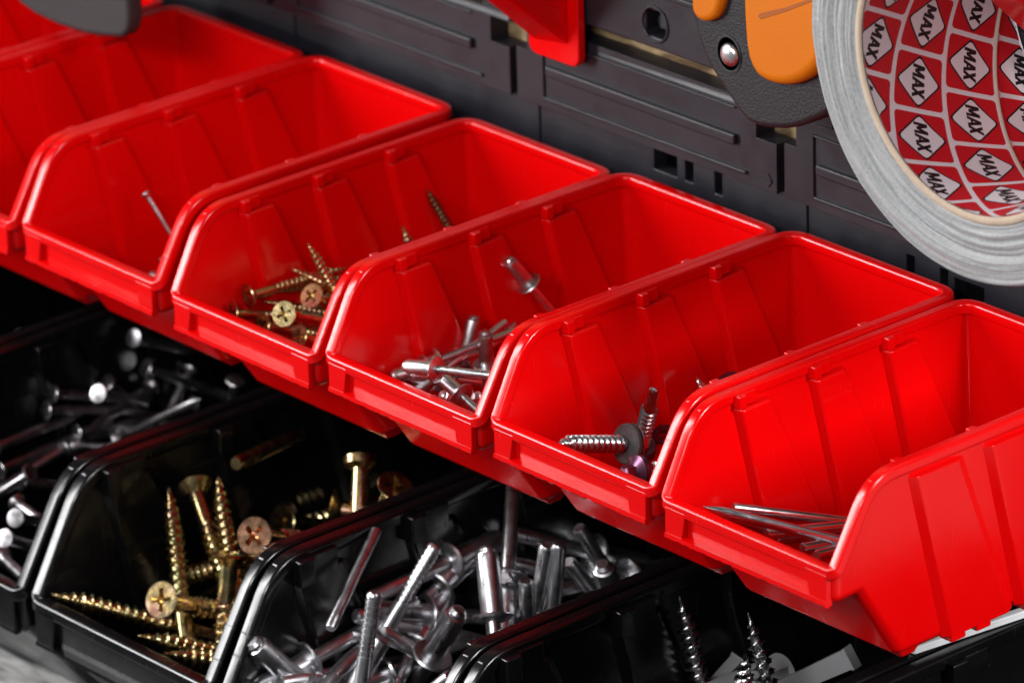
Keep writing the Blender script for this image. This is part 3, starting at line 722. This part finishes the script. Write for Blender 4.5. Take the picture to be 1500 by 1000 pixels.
ITEMS = [
('nail_s','C',(-227.0,-89.3,-20.5),(-207.0,-82.2,-50.0),'thin nail leaning head-up against the wall in the red bin left of the brass screws'),
('nail_s','C',(-225.0,-84.7,-46.2),(-195.0,-96.4,-62.4),'dark nail with its head just below the leaning nail in the red bin'),
('nail_s','C',(-235.0,-82.2,-55.5),(-201.0,-79.3,-56.7),'small nail lowest at the front corner of the red bin with the leaning nail'),
('screw_s','D',(-153.0,-105.1,-32.9),(-147.0,-65.2,-32.5),'small brass screw slanting up right, its edge-on head at upper left of the heap'),
('screw_s','D',(-153.0,-112.4,-36.9),(-145.0,-76.7,-46.9),'brass screw lying level with its head furthest left in the red bin'),
('screw_s','D',(-115.4,-119.8,-23.7),(-127.3,-91.6,-38.5),'brass screw in the red bin with its cross-slotted head facing the camera'),
('screw_s','D',(-147.0,-49.6,-51.2),(-153.0,-86.1,-45.0),'small brass screw lying level, partly hidden by the head facing the camera'),
('screw_s','D',(-117.0,-79.1,-41.9),(-153.0,-86.8,-47.3),'brass screw lying just under the screw head that faces the camera in the red bin'),
('screw_s','D',(-141.0,-109.1,-38.8),(-135.0,-74.3,-52.8),'brass screw lowest in the red bin, running along just inside the front lip'),
('screw_s','D',(-127.0,-104.8,-40.1),(-121.0,-69.2,-52.1),'brass screw with its small edge-on head nearest the front lip of the red bin'),
('screw_s','D',(-121.0,-70.7,-39.2),(-155.0,-84.2,-29.4),'brass screw pointing up left from the top of the brass heap in the red bin'),
('screw_s','D',(-135.0,-72.2,-51.4),(-145.0,-84.7,-17.0),'brass screw standing point-up behind the brass heap in the red bin'),
('screw_s','D',(-141.0,-87.2,-34.4),(-147.0,-56.6,-56.9),'small brass screw with a thin tilted head in the middle of its heap'),
('screw_s','D',(-145.0,-63.0,-52.0),(-155.0,-97.2,-37.5),'brass screw with only its tip showing above the leftmost screw head of the brass heap'),
('screw_s','D',(-145.0,-30.6,-58.3),(-145.0,-42.9,-22.9),'brass screw whose point just shows over the rim behind the brass heap'),
('screw_d','D',(-147.0,-7.6,-54.0),(-155.0,-23.3,-17.5),'dark bronze screw leaning point-up at the back of the red bin of brass screws'),
('rivet_s','E',(-69.0,-35.4,-42.1),(-75.0,-56.1,-11.9),'silver blind rivet leaning nose-up on its own behind the heap in the red rivet bin'),
('rivet_s','E',(-73.0,-86.1,-59.7),(-73.0,-73.4,-25.1),'silver blind rivet standing nose-up at the back of the heap in the red rivet bin'),
('rivet_s','E',(-63.0,-68.5,-26.1),(-73.0,-102.8,-45.4),'silver rivet whose thick pin points up right out of the heap in the red bin'),
('rivet_s','E',(-57.0,-67.0,-27.2),(-75.0,-103.6,-37.9),'silver rivet whose pin lies under the thick pin pointing up right'),
('rivet_s','E',(-15.0,-113.7,-17.2),(-51.0,-121.9,-22.1),'silver rivet lying level with its blunt body pointing left across the red rivet bin'),
('rivet_s','E',(-13.0,-113.6,-37.6),(-47.0,-111.9,-26.8),'silver rivet on top of the heap, its pin pointing down right to the red rim'),
('rivet_s','E',(-67.0,-68.0,-50.9),(-73.0,-102.4,-37.7),'silver rivet lying level just below the one whose body points left in the red bin'),
('rivet_s','E',(-69.0,-73.0,-37.3),(-75.0,-109.5,-37.3),'silver rivet whose body touches the front lip furthest left in the red rivet bin'),
('rivet_s','E',(-73.0,-62.8,-37.2),(-73.0,-98.3,-45.5),'silver rivet low in the middle of the red rivet bin just inside the front lip'),
('rivet_s','E',(-37.0,-77.3,-54.7),(-51.0,-106.8,-37.3),'silver rivet lowest along the inside of the front lip of the red rivet bin'),
('rivet_s','E',(-65.0,-76.6,-61.8),(-61.0,-79.5,-25.5),'silver rivet standing upright close to the rim at the right of the rivet heap'),
('rivet_s','E',(-35.0,-71.7,-55.8),(-43.0,-102.0,-36.3),'silver rivet tucked behind the right front rim of the red rivet bin'),
('roof_screw','F',(27.0,-99.4,-32.0),(25.0,-127.1,-23.8),'zinc roofing screw with a rubber washer, its point over the red bin lip'),
('drill_screw','F',(9.0,-75.7,-45.2),(25.0,-84.0,-17.7),'zinc self-drilling screw standing point-up over a purple washer in the red bin'),
('roof_screw','F',(33.0,-51.2,-51.3),(11.0,-52.3,-29.4),'roofing screw whose point just shows over the rim of the roofing screw bin'),
('washer','F',(13.0,-41.0,-33.3),(13.0,-40.1,-34.7),'dark washer edge just showing over the rim towards the back of the roofing screw bin'),
('drill_screw','F',(58.9,-120.0,-24.6),(64.1,-86.8,-29.8),'purple washer-headed screw lowest against the front lip of the roofing screw bin'),
('washer','F',(7.0,-64.5,-45.5),(7.0,-64.3,-46.3),'small dark washer close to the right front rim of the roofing screw bin'),
('nail_l','G',(121.0,-73.5,-47.9),(85.0,-119.9,-28.0),'long steel nail with its sharp point furthest left in the last red bin'),
('nail_b','G',(99.0,-51.1,-53.2),(85.0,-107.9,-32.3),'long steel nail uppermost in the last red bin with a blunt left end'),
('nail_b','G',(103.0,-42.6,-51.0),(95.0,-103.1,-39.6),'long steel nail in the last red bin crossing just below the two uppermost nails'),
('nail_b','G',(99.0,-41.0,-54.7),(95.0,-100.2,-42.4),'steel nail lying lower, close along the nail that crosses below the uppermost two'),
('nail_b','G',(105.0,-40.8,-53.9),(109.0,-100.4,-40.7),'upper of two steel nails deep in the front corner of the last red bin'),
('nail_b','G',(101.0,-44.5,-55.9),(115.0,-101.6,-40.9),'steel nail lowest of all in the front corner of the last red bin'),
('nail_l','G',(103.0,-61.3,-59.4),(89.0,-115.1,-32.1),'steel nail lying right under the nail with the sharp point'),
('screw_l','K2',(-129.5,-155.9,-138.8),(-163.2,-134.6,-96.5),'brass screw standing point-up, left of the upright countersunk head, in the black bin'),
('screw_l','K2',(-165.8,-121.9,-101.4),(-119.2,-141.1,-130.0),'brass screw standing head-up between two upright points in the black bin'),
('screw_l','K2',(-114.0,-143.7,-130.6),(-152.9,-121.5,-93.6),'brass screw standing point-up, right of the upright countersunk head, in the black bin'),
('screw_r','K2',(-97.9,-150.6,-88.0),(-111.8,-113.6,-107.4),'brass screw with its reddish cross-slotted head facing the camera in the black bin'),
('screw_l','K2',(-127.6,-167.6,-115.6),(-136.1,-129.9,-136.7),'brass screw with its pale yellow cross-slotted head facing the camera in the black bin'),
('screw_l','K2',(-137.3,-132.4,-146.5),(-168.4,-182.8,-122.0),"long brass screw lying along the black bin's front lip, its point at the left"),
('screw_l','K2',(-103.6,-129.5,-147.6),(-129.5,-176.2,-126.4),'brass screw under the long screw beside the front lip of the black bin'),
('screw_l','K2',(-101.0,-125.0,-150.9),(-116.6,-175.5,-128.7),'lowest brass screw against the front lip of the black bin'),
('screw_l','K2',(-124.9,-139.8,-107.0),(-120.8,-149.9,-145.4),'brass screw with its greenish head side-on below the three upright screws'),
('pin_l','K2',(-132.1,-120.5,-119.0),(-165.8,-131.3,-147.1),'smooth greenish brass shank lying below the pale yellow screw head'),
('screw_l','K2',(-116.6,-123.6,-107.6),(-165.8,-135.4,-132.3),'brass screw lying behind the pale yellow screw head'),
('bolt_l','K2',(-127.0,-79.6,-91.9),(-103.6,-103.2,-126.8),'brass bolt standing dome-head-up at the back of the black brass bin'),
('screw_l','K2',(-90.7,-95.3,-85.8),(-121.8,-94.3,-134.2),'brass screw with a cone head just right of the upright brass bolt'),
('screw_l','K2',(-131.6,-90.4,-108.2),(-102.0,-64.9,-116.5),'brass screw lying with its cone head between the upright bolt and the reddish head'),
('screw_l','K2',(-163.2,-35.0,-132.3),(-163.2,-90.7,-129.5),'brass screw lying along the rim between the reddish head and the upright bolt'),
('screw_l','K2',(-158.0,-91.0,-122.6),(-158.0,-38.5,-144.0),'brass screw beside the reddish head, half hidden by the black rim'),
('pin_l','K2',(-168.4,-72.5,-98.3),(-152.9,-114.0,-91.7),'brass pin glinting far back in the dark of the black brass bin'),
('rivet_l','K3',(-13.4,-118.6,-140.1),(-41.9,-98.4,-91.4),'large silver rivet standing nose-up in the middle of the black rivet bin'),
('rivet_n','K3',(-52.3,-111.1,-89.4),(-60.0,-145.7,-135.3),'large rivet with a notched pin pointing up right in the black rivet bin'),
('rivet_n','K3',(-41.9,-146.5,-90.8),(-41.9,-159.4,-147.4),'large rivet with a pin standing nearly upright at the front of the black rivet bin'),
('pin_m','K3',(-70.4,-121.0,-86.5),(-54.9,-155.3,-105.5),'slim grey rivet pin leaning on the left wall of the black rivet bin'),
('rivet_l','K3',(-67.8,-63.1,-85.9),(-39.3,-94.9,-125.0),'rivet pin standing upright under the red bins at the back of the black rivet bin'),
('rivet_l','K3',(-62.6,-111.8,-112.5),(-70.4,-176.0,-127.0),'long rivet lying across the front of the black rivet bin, flange towards the left'),
('rivet_l','K3',(-57.4,-166.8,-130.5),(-65.2,-112.6,-114.8),'rivet lying just behind the long rivet at the front of the black bin'),
('rivet_l','K3',(-65.2,-131.0,-126.6),(-67.8,-77.5,-105.7),'large rivet with a wide flange facing up beside the notched pin'),
('rivet_l','K3',(-57.4,-139.2,-153.0),(-70.4,-174.7,-108.9),'rivet with its round nose up at the left front of the black rivet bin'),
('rivet_l','K3',(-47.1,-146.3,-141.3),(-65.2,-96.2,-117.1),'rivet body lying between the wide flange and the standing nose-up rivet'),
('rivet_l','K3',(-62.6,-122.8,-152.6),(-34.1,-117.9,-104.4),'rivet body lying right against the foot of the standing nose-up rivet'),
('rivet_l','K3',(-31.5,-81.3,-92.2),(-47.1,-78.3,-148.0),'left one of two upright rivet pins near the right rim of the black rivet bin'),
('rivet_l','K3',(-28.9,-78.2,-92.1),(-36.7,-79.5,-149.8),'right one of two upright rivet pins near the right rim of the black rivet bin'),
('rivet_l','K3',(-31.5,-72.2,-101.4),(-31.5,-38.5,-147.6),'rivet pin leaning left towards the two upright pins in the black bin'),
('rivet_l','K3',(-65.2,-69.8,-113.9),(-54.9,-19.6,-136.9),'rivet pin lying level just behind the standing nose-up rivet'),
('rivet_l','K3',(-23.8,-51.2,-146.7),(-13.4,-73.5,-95.7),'rivet with a wide flange near the right rim under the edge of the red bins'),
('rivet_l','K3',(-44.5,-89.1,-106.0),(-62.6,-51.6,-146.2),'rivet with its round end just right of the standing nose-up rivet'),
('rivet_l','K3',(-67.8,-64.4,-105.7),(-57.4,-14.3,-130.9),'rivet lying along the right rim at the back of the black rivet bin'),
('rivet_l','K3',(-67.8,-127.2,-108.6),(-67.8,-69.3,-105.9),'rivet with a reddish sheen lying behind the notched pin'),
('rivet_l','K3',(-31.5,-67.1,-90.7),(-28.9,-38.5,-142.0),'dark rivet pin leaning under the red bin above the black rivet bin'),
('rivet_l','K3',(-54.9,-95.3,-129.7),(-60.0,-152.6,-133.5),'rivet lying level in front of the standing nose-up rivet'),
('rivet_l','K3',(-54.9,-133.3,-114.1),(-41.9,-90.8,-151.2),'rivet lying down right across the front of the black rivet bin'),
('rivet_l','K3',(-36.7,-86.4,-105.3),(-44.5,-77.6,-161.3),'rivet pin end close below the two upright pins, low in the black bin'),
('rivet_l','K3',(-13.4,-139.9,-113.4),(-54.9,-141.0,-152.5),'rivet lowest at the front rim on the right of the black rivet bin'),
('rivet_l','K3',(-57.4,-77.9,-129.0),(-65.2,-130.2,-111.3),'rivet buried behind the foot of the standing nose-up rivet'),
('rivet_l','K3',(-52.3,-64.0,-123.1),(-47.1,-6.5,-130.5),'rivet buried in the heap below the leaning pin near the right rim'),
('rivet_l','K3',(-65.2,-136.0,-110.6),(-54.9,-84.8,-137.4),'rivet buried under the long rivet and the nearly upright pin'),
('rivet_l','K3',(-62.6,-170.7,-122.4),(-65.2,-116.5,-134.7),'rivet buried low at the left front of the black rivet bin'),
('nail_m','K1',(-265.9,-68.4,-93.0),(-270.0,-38.6,-108.8),'nail with its flat round head facing the camera highest in the black nail bin'),
('nail_m','K1',(-269.0,-61.6,-107.4),(-261.2,-25.4,-129.3),'grey nail across the middle of the black nail bin, its head at the left'),
('nail_m','K1',(-225.0,-55.2,-100.7),(-237.9,-53.6,-140.3),'nail standing head-up beside the rim at the right end of the black nail bin'),
('nail_m','K1',(-269.0,-103.3,-104.6),(-261.2,-64.7,-116.7),'nail lying level with its head furthest left in the black nail bin'),
('nail_m','K1',(-237.6,-106.6,-93.9),(-246.2,-77.9,-110.0),'nail with a large pale head facing the camera in the black nail bin'),
('nail_m','K1',(-269.0,-106.7,-109.9),(-261.2,-66.4,-120.1),'pale nail lying level right under the large pale head'),
('nail_m','K1',(-269.0,-79.3,-107.8),(-266.4,-52.0,-135.9),'thin nail leading down right from behind the large pale head'),
('nail_m','K1',(-269.0,-40.7,-114.4),(-261.2,-71.9,-141.0),'nail with a ring-like head right of the long nail in the black bin'),
('nail_m','K1',(-269.0,-59.0,-115.4),(-256.1,-97.9,-116.8),'small nail with a shiny end in the middle of the black nail bin'),
('nail_m','K1',(-266.4,-130.5,-125.0),(-266.4,-82.3,-122.0),'long grey nail lying down left towards the frame edge'),
('nail_m','K1',(-263.8,-102.3,-124.2),(-269.0,-142.2,-135.5),'thick grey nail lying below the long grey nail with its head to the right'),
('nail_m','K1',(-253.5,-130.7,-125.0),(-245.7,-92.1,-139.6),'short nail lying level next to the front rim of the black nail bin'),
('nail_m','K1',(-266.4,-96.2,-121.6),(-263.8,-54.7,-126.1),'pinkish nail lying along the right rim of the black nail bin'),
('nail_m','K1',(-266.4,-96.5,-126.1),(-227.6,-86.1,-119.4),'short nail lying just above the front bend of the rim in the black nail bin'),
('nail_m','K1',(-266.4,-77.6,-129.4),(-232.7,-64.8,-107.3),'nail with a pale flat head touching the right rim of the black nail bin'),
('nail_m','K1',(-232.7,-140.8,-111.7),(-263.8,-153.0,-136.6),'nail with a blunt pale head below the thick grey nail'),
('nail_m','K1',(-243.1,-140.5,-126.3),(-204.2,-143.3,-130.8),'nail with a bright edge-on head close to the front rim at the left'),
('nail_m','K1',(-205.3,-168.7,-110.7),(-214.6,-139.8,-125.9),'nail with a broad pale head near the left frame edge'),
('nail_m','K1',(-208.0,-171.9,-118.2),(-216.1,-144.0,-135.9),'nail with a broad pale head lowest at the left frame edge'),
('nail_m','K1',(-227.6,-159.3,-135.9),(-188.7,-167.4,-138.2),'grey nail lowest in the front corner of the black nail bin'),
('nail_m','K1',(-266.4,-42.0,-126.7),(-269.0,-82.9,-133.7),'grey nail lying down left beside the nail with the ring-like head'),
('nail_m','K1',(-266.4,-74.8,-125.7),(-269.0,-115.9,-124.4),'dim nail lying between the long grey nail and the right rim'),
('nail_m','K1',(-269.0,-130.3,-117.2),(-269.0,-87.6,-115.9),'dim nail lying deep behind the long grey nail in the black bin'),
('nail_m','K0',(-346.3,-58.7,-119.2),(-312.6,-76.9,-131.1),'dim nail standing head-up in the dark black bin at the left edge'),
('nail_m','K0',(-317.8,-62.7,-115.7),(-351.5,-61.3,-138.7),'dim nail with a small bright head in the dark black bin at the left edge'),
('screw_m','K4',(38.0,-72.4,-145.5),(32.8,-82.2,-88.9),'zinc screw standing point-up, left of the two tall screws in the black bin'),
('screw_m','K4',(71.7,-69.3,-146.1),(53.5,-71.6,-91.2),'zinc screw standing point-up, right of the two tall screws in the black bin'),
('screw_m','K4',(48.3,-71.0,-153.2),(61.3,-80.4,-100.0),'short zinc screw point showing low between the two tall screws'),
('plug','K4',(43.2,-46.9,-124.8),(43.2,-90.6,-122.3),'fluted grey wall plug lying behind the right tall screw in the black bin'),
('plug_flat','K4',(74.2,-46.2,-108.6),(50.9,-54.3,-125.0),'flat grey wall plug pointing up right beside the rim of the black bin'),
('plug_flat','K4',(32.8,-58.3,-121.2),(38.0,-87.4,-129.7),'grey wall plug tip left of the short zinc screw'),
('screw_s','D',(-117.0,-94.5,-44.8),(-153.0,-91.7,-48.3),'brass screw nearest the right front rim under the other brass screws in the red bin'),
('screw_s','D',(-149.0,-96.2,-43.3),(-155.0,-61.8,-44.1),'brass screw crossing under the middle of the brass heap in the red bin'),
('screw_s','D',(-151.0,-55.3,-39.8),(-155.0,-92.3,-35.0),'brass screw lying level behind the middle of the brass heap in the red bin'),
('rivet_s','E',(-75.0,-54.4,-34.9),(-73.0,-90.9,-44.2),'silver rivet buried in the middle of the heap in the red rivet bin'),
('rivet_s','E',(-73.0,-101.8,-50.5),(-41.0,-94.1,-43.0),'silver rivet buried deepest behind the front lip of the red rivet bin'),
]
G_ = {'C': 'thin nails in a red bin', 'D': 'brass screws in the red bin', 'E': 'silver rivets in the red bin', 'F': 'roofing screws in the red bin', 'G': 'long nails in the last red bin',
      'K0': 'nails in the far left black bin', 'K1': 'nails in the black bin', 'K2': 'brass screws in the black bin', 'K3': 'rivets in the black bin', 'K4': 'zinc screws and plugs in the black bin'}
for kind, bn, A, B, label in ITEMS:
    before = set(o.name for o in SC.objects if o.parent is None)
    if kind == 'nail_s': nail(A, B, label, 1.7, .85, STL)
    elif kind == 'screw_s': brass_screw(A, B, label)
    elif kind == 'screw_d': brass_screw(A, B, label, 3.6, 1.3, 1.9, 1.8, BRZ)
    elif kind == 'rivet_s': rivet(A, B, label)
    elif kind == 'roof_screw': roof_screw(A, B, label)
    elif kind == 'drill_screw': roof_screw(A, B, label, drill=True, hm=PUR, wm=PUR)
    elif kind == 'washer': washer(A, B, label)
    elif kind == 'nail_l': nail(A, B, label, 3.2, 1.75, STL2)
    elif kind == 'screw_l': brass_screw(A, B, label, 6.4, 2.6, 3.75, 3.1, plain=14)
    elif kind == 'screw_r': brass_screw(A, B, label, 6.4, 2.6, 3.75, 3.1, m=BRS2, plain=14)
    elif kind == 'bolt_l': nail(A, B, label, 6.2, 3.3, BRS, flat=3.0, name='brass_bolt')
    elif kind == 'pin_l': pin(A, B, label, 2.6, BRS, 'brass_pin')
    elif kind == 'pin_m': pin(A, B, label, 1.9, STL, 'steel_pin')
    elif kind == 'rivet_l': rivet(A, B, label, 1.6)
    elif kind == 'rivet_n': rivet(A, B, label, 1.6, notch=True)
    elif kind == 'nail_b': pin(A, B, label, 1.8, STL2, 'steel_nail', 'nail')
    elif kind == 'nail_m': nail(A, B, label, 3.5, 1.75, STL)
    elif kind == 'screw_m': brass_screw(A, B, label, 5.0, 2.0, 3.9, 3.5, ZNC, plain=0, name='zinc_screw')
    elif kind == 'plug': wall_plug(A, B, label)
    elif kind == 'plug_flat': plug_strip(A, B, label)
    for o in SC.objects:
        if o.parent is None and o.name not in before: o['group'] = G_[bn]
